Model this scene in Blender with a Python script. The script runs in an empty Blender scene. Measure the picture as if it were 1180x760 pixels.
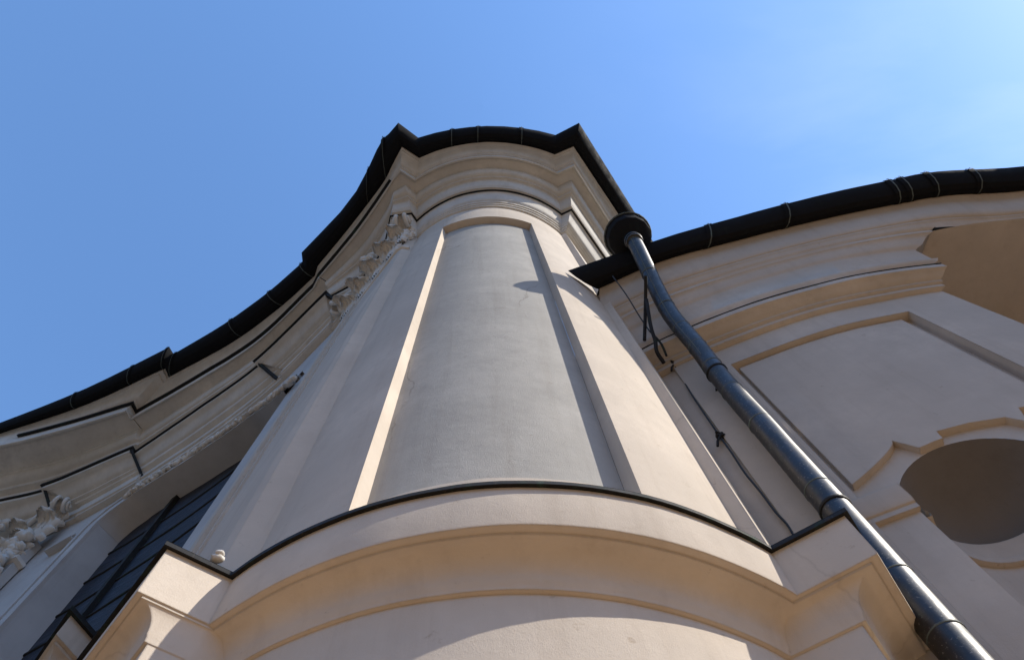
import bpy, bmesh, math, random
from mathutils import Vector, Matrix
from mathutils import noise as mnoise
R = math.radians
random.seed(7)
scene = bpy.context.scene
C = scene.collection

# ------------------------------------------------------------------ camera
# z = 0 is the photographer's eye; the pavement lies 1.6 m below it.
F_PX, CX, CY = 900.0, 590.0, 380.0
_z = Vector((557.0 - CX, CY - 122.0, -F_PX)).normalized()      # zenith in camera space
_x = (Vector((1, 0, 0)) - _z * _z.x).normalized()
_y = _z.cross(_x)
ROT = Matrix((_x, _y, _z))
cam_d = bpy.data.cameras.new('camera'); cam = bpy.data.objects.new('camera', cam_d); C.objects.link(cam)
cam.matrix_world = ROT.to_4x4()
cam_d.sensor_width = 36.0; cam_d.lens = 36.0 * F_PX / 1180.0
cam_d.clip_start = 0.05; cam_d.clip_end = 5000
scene.camera = cam

# ------------------------------------------------------------------ light
SUN_AZ, SUN_EL = 67.0, 43.5        # azimuth from the facade's front (-Y) towards +X
sdir = Vector((math.sin(R(SUN_AZ)) * math.cos(R(SUN_EL)), -math.cos(R(SUN_AZ)) * math.cos(R(SUN_EL)), math.sin(R(SUN_EL))))
sun_d = bpy.data.lights.new('sun', 'SUN'); sun = bpy.data.objects.new('sun', sun_d); C.objects.link(sun)
sun_d.energy = 4.0; sun_d.angle = R(0.53); sun_d.color = (1.0, 0.93, 0.825)
sun.rotation_euler = sdir.to_track_quat('Z', 'Y').to_euler()
w = bpy.data.worlds.new('World'); scene.world = w; w.use_nodes = True
nt = w.node_tree; bg = nt.nodes['Background']
sky = nt.nodes.new('ShaderNodeTexSky'); sky.sky_type = 'NISHITA'; sky.sun_disc = False
sky.sun_elevation = R(SUN_EL); sky.sun_rotation = math.atan2(sdir.x, sdir.y)
sky.air_density = 1.0; sky.dust_density = 0.2; sky.ozone_density = 3.0; sky.altitude = 200
# warm band added low in the sky to dim and warm fill light
hsv = nt.nodes.new('ShaderNodeHueSaturation'); hsv.inputs['Saturation'].default_value = 1.10; hsv.inputs['Value'].default_value = 1.55
nt.links.new(sky.outputs[0], hsv.inputs['Color'])
tc = nt.nodes.new('ShaderNodeTexCoord'); sx = nt.nodes.new('ShaderNodeSeparateXYZ'); nt.links.new(tc.outputs['Generated'], sx.inputs[0])
mr = nt.nodes.new('ShaderNodeMapRange'); mr.inputs['From Min'].default_value = 0.20; mr.inputs['From Max'].default_value = 0.42
nt.links.new(sx.outputs[2], mr.inputs['Value'])
mx = nt.nodes.new('ShaderNodeMix'); mx.data_type = 'RGBA'; mx.inputs[6].default_value = (1.0, 0.76, 0.53, 1)
nt.links.new(mr.outputs[0], mx.inputs[0]); nt.links.new(hsv.outputs[0], mx.inputs[7]); 
# faint cirrus wisps
wn = nt.nodes.new('ShaderNodeTexNoise'); wn.inputs['Scale'].default_value = 2.2; wn.inputs['Detail'].default_value = 7; wn.inputs['Roughness'].default_value = 0.55; wn.inputs['Distortion'].default_value = 0.6
wm = nt.nodes.new('ShaderNodeMapping'); wm.inputs['Scale'].default_value = (0.6, 2.2, 1.0); wm.inputs['Rotation'].default_value = (0, 0, R(35)); nt.links.new(tc.outputs['Generated'], wm.inputs['Vector']); nt.links.new(wm.outputs[0], wn.inputs['Vector'])
wr = nt.nodes.new('ShaderNodeMapRange'); wr.inputs['From Min'].default_value = 0.48; wr.inputs['From Max'].default_value = 0.80; wr.inputs['To Max'].default_value = 0.36; nt.links.new(wn.outputs[0], wr.inputs['Value'])
wx = nt.nodes.new('ShaderNodeMix'); wx.data_type = 'RGBA'; wx.inputs[7].default_value = (4.2, 5.0, 5.4, 1)
wd = nt.nodes.new('ShaderNodeMapRange'); wd.inputs['From Min'].default_value = 0.05; wd.inputs['From Max'].default_value = 0.6; nt.links.new(sx.outputs[0], wd.inputs['Value'])
wp = nt.nodes.new('ShaderNodeMath'); wp.operation = 'MULTIPLY'; nt.links.new(wr.outputs[0], wp.inputs[0]); nt.links.new(wd.outputs[0], wp.inputs[1])
nt.links.new(wp.outputs[0], wx.inputs[0]); nt.links.new(mx.outputs[2], wx.inputs[6]); nt.links.new(wx.outputs[2], bg.inputs[0]); bg.inputs[1].default_value = 0.15
vs = scene.view_settings
vs.view_transform = 'Standard'; vs.look = 'None'; vs.exposure = 0.5; vs.gamma = 1.0
scene.render.engine = 'CYCLES'
scene.cycles.max_bounces = 8; scene.cycles.diffuse_bounces = 5
scene.render.resolution_x = 1024; scene.render.resolution_y = 659

# ------------------------------------------------------------------ materials
def mat(name):
    m = bpy.data.materials.new(name); m.use_nodes = True
    return m, m.node_tree, m.node_tree.nodes['Principled BSDF']
def node(t, kind, **kw):
    n = t.nodes.new(kind)
    for k, v in kw.items(): setattr(n, k, v)
    return n
def pos(t, scale):
    g = node(t, 'ShaderNodeNewGeometry'); mp = node(t, 'ShaderNodeMapping')
    mp.inputs['Scale'].default_value = scale
    t.links.new(g.outputs['Position'], mp.inputs['Vector']); return mp.outputs[0]
def noise(t, vec, scale, detail=5, rough=0.6):
    n = node(t, 'ShaderNodeTexNoise'); n.inputs['Scale'].default_value = scale
    n.inputs['Detail'].default_value = detail; n.inputs['Roughness'].default_value = rough
    t.links.new(vec, n.inputs['Vector']); return n.outputs[0]
def ramp(t, val, stops):
    r = node(t, 'ShaderNodeValToRGB')
    e = r.color_ramp.elements
    while len(e) < len(stops): e.new(0.5)
    for el, (p, c) in zip(e, stops):
        el.position = p; el.color = (*c, 1) if len(c) == 3 else c
    t.links.new(val, r.inputs[0]); return r.outputs[0]
def mix(t, a, b, fac, mode='MIX'):
    m = node(t, 'ShaderNodeMix', data_type='RGBA', blend_type=mode)
    for sock, v in ((m.inputs[0], fac), (m.inputs[6], a), (m.inputs[7], b)):
        if isinstance(v, (int, float)): sock.default_value = v
        elif isinstance(v, tuple): sock.default_value = (*v, 1)
        else: t.links.new(v, sock)
    return m.outputs[2]
def bump(t, p, h, strength, dist, bevel=0.0):
    b = node(t, 'ShaderNodeBump'); b.inputs['Strength'].default_value = strength; b.inputs['Distance'].default_value = dist
    t.links.new(h, b.inputs['Height'])
    if bevel:
        v = node(t, 'ShaderNodeBevel'); v.samples = 3; v.inputs['Radius'].default_value = bevel
        t.links.new(v.outputs[0], b.inputs['Normal'])
    t.links.new(b.outputs[0], p.inputs['Normal'])
def plaster(name, base, stain=0.35, rough_amp=0.4, bevel=0.02, mottle=0.0, crack=0.0):
    m, t, p = mat(name)
    g = (1, 1, 1)
    big = noise(t, pos(t, g), 0.55, 6, 0.65)
    col = mix(t, tuple(c * 0.86 for c in base), tuple(min(1, c * 1.08) for c in base), ramp(t, big, [(0.32, (0, 0, 0)), (0.68, (1, 1, 1))]))
    if mottle:
        mo = noise(t, pos(t, (1.3, 1.3, 1.0)), 1.1, 9, 0.74)
        col = mix(t, col, tuple(c * (1 - mottle) for c in base), ramp(t, mo, [(0.36, (1, 1, 1)), (0.60, (0, 0, 0))]))
    streak = noise(t, pos(t, (5.0, 5.0, 0.22)), 1.0, 5, 0.65)
    col = mix(t, col, (0.80, 0.77, 0.74), mix(t, (0, 0, 0), (stain, stain, stain), ramp(t, streak, [(0.52, (0, 0, 0)), (0.78, (1, 1, 1))])), 'MULTIPLY')
    spots = noise(t, pos(t, g), 7.0, 7, 0.72)
    col = mix(t, col, (0.55, 0.47, 0.38), mix(t, (0, 0, 0), (stain * 1.3,) * 3, ramp(t, spots, [(0.63, (0, 0, 0)), (0.76, (1, 1, 1))])), 'MULTIPLY')
    if crack:                       # a few hairline cracks and pale scratches
        vo = node(t, 'ShaderNodeTexVoronoi', feature='DISTANCE_TO_EDGE'); vo.inputs['Scale'].default_value = 0.55
        wv = node(t, 'ShaderNodeTexNoise'); wv.inputs['Scale'].default_value = 2.5; wv.inputs['Detail'].default_value = 5; pv = pos(t, (1, 1, 0.5)); t.links.new(pv, wv.inputs['Vector'])
        t.links.new(mix(t, pv, wv.outputs[1], 0.35), vo.inputs['Vector'])
        line = ramp(t, vo.outputs['Distance'], [(0.0, (1, 1, 1)), (0.006, (0, 0, 0))])
        msk = ramp(t, noise(t, pos(t, g), 0.8, 3, 0.5), [(0.50, (0, 0, 0)), (0.60, (crack,) * 3)])
        col = mix(t, col, (0.45, 0.42, 0.39), mix(t, (0, 0, 0), line, msk), 'MULTIPLY')
    t.links.new(col, p.inputs['Base Color'])
    p.inputs['Roughness'].default_value = 0.92
    p.inputs['Specular IOR Level'].default_value = 0.15
    fine = noise(t, pos(t, (1, 1, 0.6)), 90.0, 6, 0.75)
    mid = noise(t, pos(t, g), 3.2, 4, 0.55)
    s = node(t, 'ShaderNodeMath', operation='MULTIPLY_ADD'); s.inputs[1].default_value = 2.2
    t.links.new(mid, s.inputs[0]); t.links.new(fine, s.inputs[2])
    bump(t, p, s.outputs[0], rough_amp, 0.008, bevel)
    return m
def copper(name, base, patina, amount, rough=0.42, metal=0.35, dirt=1.0, spec=0.4, speck=0.70):
    m, t, p = mat(name)
    n1 = noise(t, pos(t, (1, 1, 1)), 4.5, 7, 0.7)
    col = mix(t, base, patina, ramp(t, n1, [(0.55, (0, 0, 0)), (0.80, (amount,) * 3)]))
    n2 = noise(t, pos(t, (9, 9, 0.8)), 2.0, 5, 0.7)
    col = mix(t, col, tuple(b_ + dirt * d_ for b_, d_ in zip(base, (0.085, 0.06, 0.04))), ramp(t, n2, [(0.60, (0, 0, 0)), (0.74, (0.5,) * 3)]))
    n3 = noise(t, pos(t, (1, 1, 1)), 38, 3, 0.6)
    col = mix(t, col, (0.22, 0.21, 0.19), ramp(t, n3, [(speck, (0, 0, 0)), (speck + 0.08, (0.45 * dirt,) * 3)]))
    t.links.new(col, p.inputs['Base Color'])
    p.inputs['Metallic'].default_value = metal; p.inputs['Specular IOR Level'].default_value = spec
    t.links.new(ramp(t, n1, [(0.3, (rough,) * 3), (0.7, (rough + 0.28,) * 3)]), p.inputs['Roughness'])
    bump(t, p, n1, 0.4, 0.01)
    return m
M = {}
M['wall']   = plaster('cream_plaster', (0.62, 0.54, 0.445), 0.55, 0.4, 0.02, 0.10, 0.22)
M['upper']  = plaster('weathered_cream_plaster', (0.66, 0.62, 0.55), 0.55, 0.4, 0.012, 0.16)
M['panel']  = plaster('grey_roughcast_plaster', (0.43, 0.41, 0.37), 0.6, 0.5, 0.02, 0.13, 0.5)
M['wing']   = plaster('grey_cream_plaster', (0.54, 0.475, 0.40), 0.5, 0.4, 0.02, 0.12)
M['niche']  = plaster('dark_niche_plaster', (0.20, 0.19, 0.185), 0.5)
M['pale']   = plaster('pale_grey_plaster', (0.52, 0.51, 0.49), 0.4)
M['stucco'] = plaster('stucco_ornament', (0.68, 0.65, 0.59), 0.5, 0.7, 0.0)
M['gutter'] = copper('dark_copper', (0.012, 0.012, 0.013), (0.025, 0.035, 0.032), 0.5, 0.7, 0.0, 0.03, 0.05)
M['pipe']   = copper('weathered_copper_pipe', (0.013, 0.013, 0.015), (0.08, 0.115, 0.10), 0.6, 0.33, 0.0, 1.4, 0.5, 0.62)
M['solder'] = copper('verdigris_seam', (0.09, 0.105, 0.095), (0.15, 0.24, 0.20), 0.6, 0.6, 0.1)
M['flash']  = copper('black_flashing', (0.016, 0.015, 0.014), (0.035, 0.09, 0.06), 0.85, 0.6, 0.0, 1.0, 0.25)
M['roof']   = copper('roof_sheet', (0.035, 0.033, 0.032), (0.06, 0.10, 0.09), 0.5, 0.5)
m, t, p = mat('cable_rubber'); p.inputs['Base Color'].default_value = (0.012, 0.012, 0.012, 1); p.inputs['Roughness'].default_value = 0.6; M['cable'] = m
m, t, p = mat('dark_slate_board')
n1 = noise(t, pos(t, (1.2, 1.2, 5.0)), 1.6, 7, 0.75)
t.links.new(ramp(t, n1, [(0.35, (0.008, 0.009, 0.012)), (0.55, (0.020, 0.024, 0.038)), (0.75, (0.06, 0.07, 0.105))]), p.inputs['Base Color'])
p.inputs['Roughness'].default_value = 0.6; p.inputs['Specular IOR Level'].default_value = 0.3; bump(t, p, n1, 0.8, 0.03); M['slate'] = m
m, t, p = mat('bounce_paving')  # saturated warm tone chosen to tint the light bounced upwards
br = node(t, 'ShaderNodeTexBrick'); br.inputs['Scale'].default_value = 1.0
br.inputs['Color1'].default_value = (0.44, 0.27, 0.14, 1); br.inputs['Color2'].default_value = (0.38, 0.235, 0.11, 1); br.inputs['Mortar'].default_value = (0.20, 0.14, 0.08, 1)
br.inputs['Mortar Size'].default_value = 0.012
t.links.new(pos(t, (1, 1, 1)), br.inputs['Vector'])
t.links.new(mix(t, br.outputs[0], (0.8, 0.78, 0.75), ramp(t, noise(t, pos(t, (1, 1, 1)), 0.8), [(0.4, (0, 0, 0)), (0.7, (0.7,) * 3)]), 'MULTIPLY'), p.inputs['Base Color'])
p.inputs['Roughness'].default_value = 0.9; M['paving'] = m

m, t, p = mat('worn_asphalt')
t.links.new(ramp(t, noise(t, pos(t, (1, 1, 1)), 1.5, 8, 0.7), [(0.3, (0.055, 0.055, 0.052)), (0.7, (0.095, 0.092, 0.085))]), p.inputs['Base Color']); p.inputs['Roughness'].default_value = 0.9; M['asphalt'] = m
# ------------------------------------------------------------------ helpers
WOBBLE = [M[k] for k in ('wall', 'upper', 'gutter', 'flash', 'pipe')]
def link(name, bm, m, parent=None, smooth=38, thick=0.0, **props):
    bmesh.ops.remove_doubles(bm, verts=bm.verts[:], dist=1e-5)
    if m in WOBBLE:
        for v in bm.verts: v.co += mnoise.noise_vector(v.co * 1.7) * 0.006 + mnoise.noise_vector(v.co * 6.0) * 0.002
    if parent is not None:
        o_ = Vector((0, 0, 0)); q = parent
        while q is not None: o_ += q.location; q = q.parent
        bmesh.ops.translate(bm, verts=bm.verts[:], vec=-o_)
    me = bpy.data.meshes.new(name); bm.to_mesh(me); bm.free()
    me.polygons.foreach_set('use_smooth', [True] * len(me.polygons))
    me.set_sharp_from_angle(angle=R(smooth))
    me.materials.append(m)
    o = bpy.data.objects.new(name, me); C.objects.link(o)
    if parent is not None: o.parent = parent
    for k, v in props.items(): o[k] = v
    return o
def thing(name, loc, label, cat, group=None):
    o = bpy.data.objects.new(name, None); C.objects.link(o); o.location = loc
    o.empty_display_size = 0.3
    o['label'] = label; o['category'] = cat
    if group: o['group'] = group
    return o
def tag(o, label, cat, group=None):
    o['label'] = label; o['category'] = cat
    if group: o['group'] = group
    return o
def ang(px, py):
    d = ROT @ Vector((px - CX, CY - py, -F_PX)); return Vector((d.x / d.z, d.y / d.z))
def S(h, pts):                       # survey sightings taken at one known height -> plan points
    return [ang(*q) * h for q in pts]
V2 = lambda L: [Vector(q) for q in L]
def lerp(a, b, t): return a + (b - a) * t
def catmull(P, n):
    out = []
    for i in range(len(P) - 1):
        p0 = P[i - 1] if i > 0 else P[0] * 2 - P[1]
        p1, p2 = P[i], P[i + 1]
        p3 = P[i + 2] if i + 2 < len(P) else P[-1] * 2 - P[-2]
        for k in range(n):
            u = k / n
            out.append(0.5 * ((2 * p1) + (p2 - p0) * u + (2 * p0 - 5 * p1 + 4 * p2 - p3) * u * u + (3 * p1 - p0 - 3 * p2 + p3) * u ** 3))
    out.append(P[-1].copy()); return out
def arc3(a, m, b, n):
    ax, ay, bx, by, cx, cy = a.x, a.y, m.x, m.y, b.x, b.y
    d = 2 * (ax * (by - cy) + bx * (cy - ay) + cx * (ay - by))
    ux = ((ax**2 + ay**2) * (by - cy) + (bx**2 + by**2) * (cy - ay) + (cx**2 + cy**2) * (ay - by)) / d
    uy = ((ax**2 + ay**2) * (cx - bx) + (bx**2 + by**2) * (ax - cx) + (cx**2 + cy**2) * (bx - ax)) / d
    c = Vector((ux, uy)); r = (a - c).length
    t0 = math.atan2(a.y - uy, a.x - ux); t1 = math.atan2(b.y - uy, b.x - ux)
    while t1 < t0 - math.pi: t1 += 2 * math.pi
    while t1 > t0 + math.pi: t1 -= 2 * math.pi
    return [c + Vector((math.cos(lerp(t0, t1, k / n)), math.sin(lerp(t0, t1, k / n)))) * r for k in range(n + 1)]
def bay(left, IL, apex, IR, right, n=40, nl=8):
    """plan outline of the rounded bay: left flank ... outer corner, inner corner, arc, inner corner, outer corner ... right flank"""
    if len(left) == 5: P = catmull(left[:4], nl) + [lerp(left[3], left[4], k / nl) for k in range(1, nl + 1)]
    else: P = list(left)
    P += arc3(IL, apex, IR, n)
    P += catmull(right, nl) if len(right) > 2 else list(right)
    return P
def loft(bm, A, B, prof, i0=0, i1=None):
    """sweep a moulding profile of (t, z): t = 0 on outline A, t = 1 on outline B"""
    i1 = len(A) if i1 is None else i1
    rows = []
    for (t, z) in prof:
        rows.append([bm.verts.new((*lerp(A[i], B[i], t), z)) for i in range(i0, i1)])
    for r0, r1 in zip(rows, rows[1:]):
        for k in range(len(r0) - 1):
            bm.faces.new((r0[k], r0[k + 1], r1[k + 1], r1[k]))
    return rows
def curve_s(t0, z0, t1, z1, n=6, kind='cyma'):
    out = []
    for k in range(n + 1):
        u = k / n
        if kind == 'cyma': w = u * u * (3 - 2 * u); out.append((lerp(t0, t1, u), lerp(z0, z1, w)))
        elif kind == 'cove': out.append((lerp(t0, t1, 1 - math.cos(u * math.pi / 2)), lerp(z0, z1, math.sin(u * math.pi / 2))))
        else: out.append((lerp(t0, t1, math.sin(u * math.pi / 2)), lerp(z0, z1, 1 - math.cos(u * math.pi / 2))))
    return out
def normals(P, side=1):
    N = []
    for i in range(len(P)):
        a = P[max(0, i - 1)]; b = P[min(len(P) - 1, i + 1)]
        d = (b - a).normalized(); N.append(Vector((d.y, -d.x)) * side)
    return N
def offset(P, d):
    """parallel outline, d > 0 towards the viewer's side; mitred"""
    out = []
    for i, p in enumerate(P):
        ds = []
        if i > 0: ds.append((P[i] - P[i - 1]).normalized())
        if i < len(P) - 1: ds.append((P[i + 1] - P[i]).normalized())
        ns = [Vector((q.y, -q.x)) for q in ds]
        n = sum(ns, Vector((0, 0))).normalized()
        out.append(p + n * (d / max(0.35, n.dot(ns[0]))))
    return out
def solid_strip(bm, P, d, z0, z1):
    """thin sheet metal strip standing d proud of outline P"""
    Q = offset(P, d)
    loft(bm, P, Q, [(0, z0), (1, z0), (1, z1), (0, z1)])
def box(bm, o, ax, ay, az):
    o = Vector(o); ax, ay, az = Vector(ax), Vector(ay), Vector(az)
    vs_ = [bm.verts.new(o + ax * i + ay * j + az * k) for i in (0, 1) for j in (0, 1) for k in (0, 1)]
    for f in ((0, 1, 3, 2), (4, 6, 7, 5), (0, 4, 5, 1), (2, 3, 7, 6), (0, 2, 6, 4), (1, 5, 7, 3)):
        bm.faces.new([vs_[i] for i in f])
def tube(bm, pts, r, n=14, cap=True):
    pts = [Vector(q) for q in pts]; rs = r if isinstance(r, (list, tuple)) else [r] * len(pts)
    rings = []; up = None
    for i, q in enumerate(pts):
        d = (pts[min(i + 1, len(pts) - 1)] - pts[max(i - 1, 0)]).normalized()
        if up is None: up = d.orthogonal().normalized()
        up = (up - d * up.dot(d)).normalized(); s = d.cross(up)
        rings.append([bm.verts.new(q + (up * math.cos(2 * math.pi * k / n) + s * math.sin(2 * math.pi * k / n)) * rs[i]) for k in range(n)])
    for a, b in zip(rings, rings[1:]):
        for k in range(n): bm.faces.new((a[k], a[(k + 1) % n], b[(k + 1) % n], b[k]))
    if cap:
        bm.faces.new(rings[0][::-1]); bm.faces.new(rings[-1])
def smooth3(pts, n=6):
    return catmull([Vector(q) for q in pts], n)
def blob(bm, c, rx, ry, rz, rot=None, rough=0.15, seed=0, sub=2):
    rnd = random.Random(seed)
    g = bmesh.ops.create_icosphere(bm, subdivisions=sub, radius=1.0)
    ph = [rnd.uniform(0, 6.28) for _ in range(6)]
    for v in g['verts']:
        q = v.co.copy()
        k = 1 + rough * (math.sin(q.x * 4.1 + ph[0]) * math.sin(q.y * 4.7 + ph[1]) + 0.7 * math.sin(q.z * 6.3 + ph[2]) * math.cos(q.x * 5.9 + ph[3]))
        q = Vector((q.x * rx, q.y * ry, q.z * rz)) * k
        if rot is not None: q = rot @ q
        v.co = q + Vector(c)

# ================================================================== ground
bm = bmesh.new(); bmesh.ops.create_grid(bm, x_segments=1, y_segments=1, size=1500)
bmesh.ops.translate(bm, verts=bm.verts[:], vec=(0, 0, -1.6))
g = link('ground', bm, M['asphalt']); g['kind'] = 'structure'
bm = bmesh.new(); bmesh.ops.create_grid(bm, x_segments=1, y_segments=1, size=1)  # unseen warm slab added to bounce light onto the soffits
for v in bm.verts: v.co = (v.co.x * 13 + 5.0, v.co.y * 12 - 7.0, -1.596)
g = link('bounce_forecourt', bm, M['paving']); g['kind'] = 'structure'

# ================================================================== surveyed outlines
# heights above the eye: lower ledge 5.0, shaft top 20.8, architrave edge 22, corona 23.6, gutter 24.5
def tower_outline(h, px, n=40):
    L = S(h, px['L']); a = S(h, px['arc']); r = S(h, px['Rr'])
    return bay(L, a[0], a[1], a[2], r, n)
TPX = {
 'G':  dict(L=[(348,291),(405,229),(437,168),(448,155),(459,142)], arc=[(482,159),(560,145.5),(640,156)], Rr=[(667,142),(750,275)]),
 'Gi': dict(L=[(366,306),(405,258),(440,212),(452,189),(463,168)], arc=[(483,181),(560,163),(639,177)], Rr=[(661,167.5),(728,268)]),
 'M':  dict(L=[(370,316),(413,264),(446,217),(454,205),(462,194)], arc=[(479,205),(560,179),(641,198)], Rr=[(660,189),(716,277)]),
 'A':  dict(L=[(380,343),(421,318),(443,284),(451,250),(474,247)], arc=[(480,256),(560,220.5),(647,248)], Rr=[(658,242.6),(697,299)]),
}
def extend(P, k=1.35): P[-1] = P[-2] + (P[-1] - P[-2]) * k; return P
TZ = {'G': 24.5, 'Gi': 24.2, 'M': 23.6, 'A': 22.0}
T = {k: extend(tower_outline(TZ[k], TPX[k])) for k in TPX}
SH = bay(V2([(-3.65, 5.35), (-2.95, 4.43), (-2.28, 3.60), (-2.14, 3.43), (-2.03, 3.36)]), Vector((-1.80, 3.40)), Vector((0.12, 2.60)), Vector((2.05, 3.33)), V2([(2.165, 3.265), (3.3, 4.85)]))
NL = 4 * 8 + 1                         # vertices on the left flank
ARC0, ARC1 = NL, NL + 40               # arc index range in SH

# ================================================================== the rounded corner bay
bayo = thing('church_tower_bay', (0.1, 3.6, -1.6), 'tall cream convex corner bay with a sunk grey panel above a moulded ledge', 'church bay')
# --- pedestal below the ledge
LEDGE = bay(V2([(-4.4, 5.68), (-2.263, 3.002)]), Vector((-1.83, 3.259)), Vector((0.13, 2.57)), Vector((2.065, 3.138)), V2([(2.572, 2.835), (4.0, 4.98)]))
PW = bay(V2([(-4.2, 5.85), (-2.093, 3.169)]), Vector((-1.66, 3.42)), Vector((0.13, 2.87)), Vector((1.915, 3.40)), V2([(2.36, 3.15), (3.75, 5.2)]))
bm = bmesh.new(); loft(bm, PW, LEDGE, [(0, -1.6), (0, 4.12)])
link('pedestal_wall', bm, M['wall'], bayo)
bm = bmesh.new()
prof = [(0, 4.12), (0.0, 4.15), (0.10, 4.155), (0.12, 4.20)] + curve_s(0.16, 4.22, 0.80, 4.435, 10, 'cove') + [(0.80, 4.455), (0.95, 4.46), (0.985, 4.46), (1.0, 4.48), (1.0, 4.955)]
loft(bm, PW, LEDGE, prof); link('ledge_cornice', bm, M['wall'], bayo)
bm = bmesh.new()
LO = offset(LEDGE, 0.036)
loft(bm, LEDGE, LO, [(-0.0, 4.958), (1, 4.945), (1.0, 4.985), (0.8, 5.0)])
LIN = [lerp(a, b, 0.999) for a, b in zip(LO, LO)]
SHR = SH  # ledge top runs back under the shaft
top_in = bay(V2([(-3.9, 5.6), (-1.75, 3.4)]), Vector((-1.6, 3.5)), Vector((0.12, 2.85)), Vector((1.95, 3.5)), V2([(2.0, 3.4), (3.4, 5.2)]))
loft(bm, LO, top_in, [(0, 4.99), (1.0, 5.10)])
link('ledge_flashing', bm, M['flash'], bayo)
# --- shaft with a sunk panel
def arc_index(x):                        # nearest arc vertex
    return min(range(ARC0, ARC1 + 1), key=lambda i: abs(SH[i].x - x))
PL, PR = arc_index(-1.0), arc_index(1.18)
SH[PL] = lerp(SH[PL], SH[PL], 0)
ZB, ZP0, ZP1, ZT = 4.6, 5.17, 19.15, 20.85
bm = bmesh.new()
def wallgrid(bm, P, i0, i1, z0, z1, nz=1):
    loft(bm, P, P, [(0, lerp(z0, z1, k / nz)) for k in range(nz + 1)], i0, i1)
wallgrid(bm, SH, 0, PL + 1, ZB, ZT); wallgrid(bm, SH, PR, len(SH), ZB, ZT)
wallgrid(bm, SH, PL, PR + 1, ZB, ZP0); wallgrid(bm, SH, PL, PR + 1, ZP1, ZT)
link('shaft', bm, M['wall'], bayo)
DEP = 0.17
for (fa, fb_), pr in (((0.56, 0.62), 0.05), ((0.70, 0.92), 0.09)):
    a_, b_ = Vector((-2.14, 3.43)), Vector((-3.65, 5.35)); p0, p1 = lerp(a_, b_, fa), lerp(a_, b_, fb_)
    dq = (p0 - p1).normalized(); nq = Vector((dq.y, -dq.x)); bm = bmesh.new()
    Q = [p1 - nq * 0.1, p1 + nq * pr, p0 + nq * pr, p0 - nq * 0.1]; loft(bm, Q, Q, [(0, 4.6), (0, 19.0)]); link('pilaster_fillet', bm, M['wall'], bayo, 30)
SHI = offset(SH, -DEP)
bm = bmesh.new()
# splayed sides of the recess
for i in (PL, PR):
    a, b = SH[i], SHI[i]
    bm.faces.new([bm.verts.new((*q, z)) for q, z in ((a, ZP0), (b, ZP0), (b, ZP1), (a, ZP1))])
loft(bm, SH, SHI, [(0, ZP1), (1, ZP1)], PL, PR + 1)
loft(bm, SH, SHI, [(0, ZP0), (1, ZP0)], PL, PR + 1)
link('panel_reveal', bm, M['wall'], bayo)
bm = bmesh.new(); wallgrid(bm, SHI, PL, PR + 1, ZP0, ZP1); link('sunk_panel', bm, M['panel'], bayo)
LBED = [(-0.04, 22.0), (0.0, 22.06), (0.0, 22.40), (0.02, 22.42), (0.13, 22.43), (0.13, 22.62)] + curve_s(0.15, 22.64, 0.33, 22.92, 7, 'ovolo') + [(0.33, 23.0), (0.36, 23.02), (0.36, 23.16), (0.40, 23.18), (0.93, 23.20), (0.935, 23.12), (0.985, 23.11), (1.0, 23.13), (1.0, 23.58)]
BED = [(-0.04, 22.0), (0.0, 22.12), (0.0, 22.20), (0.10, 22.21), (0.11, 22.24)] + curve_s(0.12, 22.26, 0.30, 22.70, 7, 'cyma') + [(0.31, 22.72), (0.38, 22.725), (0.385, 22.82)] + curve_s(0.40, 22.84, 0.62, 23.22, 7, 'ovolo') + [(0.62, 23.27), (0.645, 23.28), (0.93, 23.29), (0.935, 23.22), (0.985, 23.215), (1.0, 23.23), (1.0, 23.58)]
CROWN = [(0, 23.58), (0.09, 23.585), (0.10, 23.68)] + curve_s(0.12, 23.70, 0.80, 24.10, 9) + [(0.81, 24.14), (0.93, 24.145), (0.94, 24.2), (1.1, 24.25)]
# --- architrave, frieze, cornice
bm = bmesh.new()
prof = [(0, 20.85), (0.16, 20.87), (0.16, 21.0), (0.27, 21.02), (0.27, 21.15), (0.38, 21.17), (0.38, 21.33), (0.45, 21.35)] + curve_s(0.45, 21.38, 0.93, 21.88, 8, 'cyma') + [(0.95, 21.9), (1, 21.9), (1, 21.955)]
loft(bm, SH, T['A'], prof, 24); link('architrave', bm, M['upper'], bayo)
bm = bmesh.new()
loft(bm, SH, T['A'], [(0, 20.2), (0.05, 20.6), (0.10, 21.0), (0.22, 21.4), (0.45, 21.7), (0.8, 21.74), (0.95, 21.78), (1, 21.8), (1, 21.955)], 0, 25); link('abacus', bm, M['upper'], bayo)
bm = bmesh.new()
AO = offset(T['A'], 0.05)
loft(bm, T['A'], AO, [(-1.5, 21.965), (1, 21.955), (1, 22.005), (-3, 22.03)]); link('architrave_flashing', bm, M['flash'], bayo)
bm = bmesh.new()
prof = BED
loft(bm, T['A'], T['M'], prof)
link('cornice', bm, M['upper'], bayo)
bm = bmesh.new()
prof = CROWN
loft(bm, T['M'], T['Gi'], prof); link('crown_moulding', bm, M['upper'], bayo)
bm = bmesh.new(); Q = T['M'][:21]; loft(bm, Q, offset(Q, 0.10), [(0, 23.54), (1, 23.52), (1, 23.62), (0, 23.64)]); link('corona_strip', bm, M['flash'], bayo)  # dark strip along the corona edge
# roof behind the gutter
bm = bmesh.new()
tip = bm.verts.new((0.3, 7.5, 26.6)); ring = [bm.verts.new((*q, 24.4)) for q in T['Gi']]
for a, b in zip(ring, ring[1:]): bm.faces.new((a, b, tip))
link('roof', bm, M['roof'], bayo)

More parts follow.
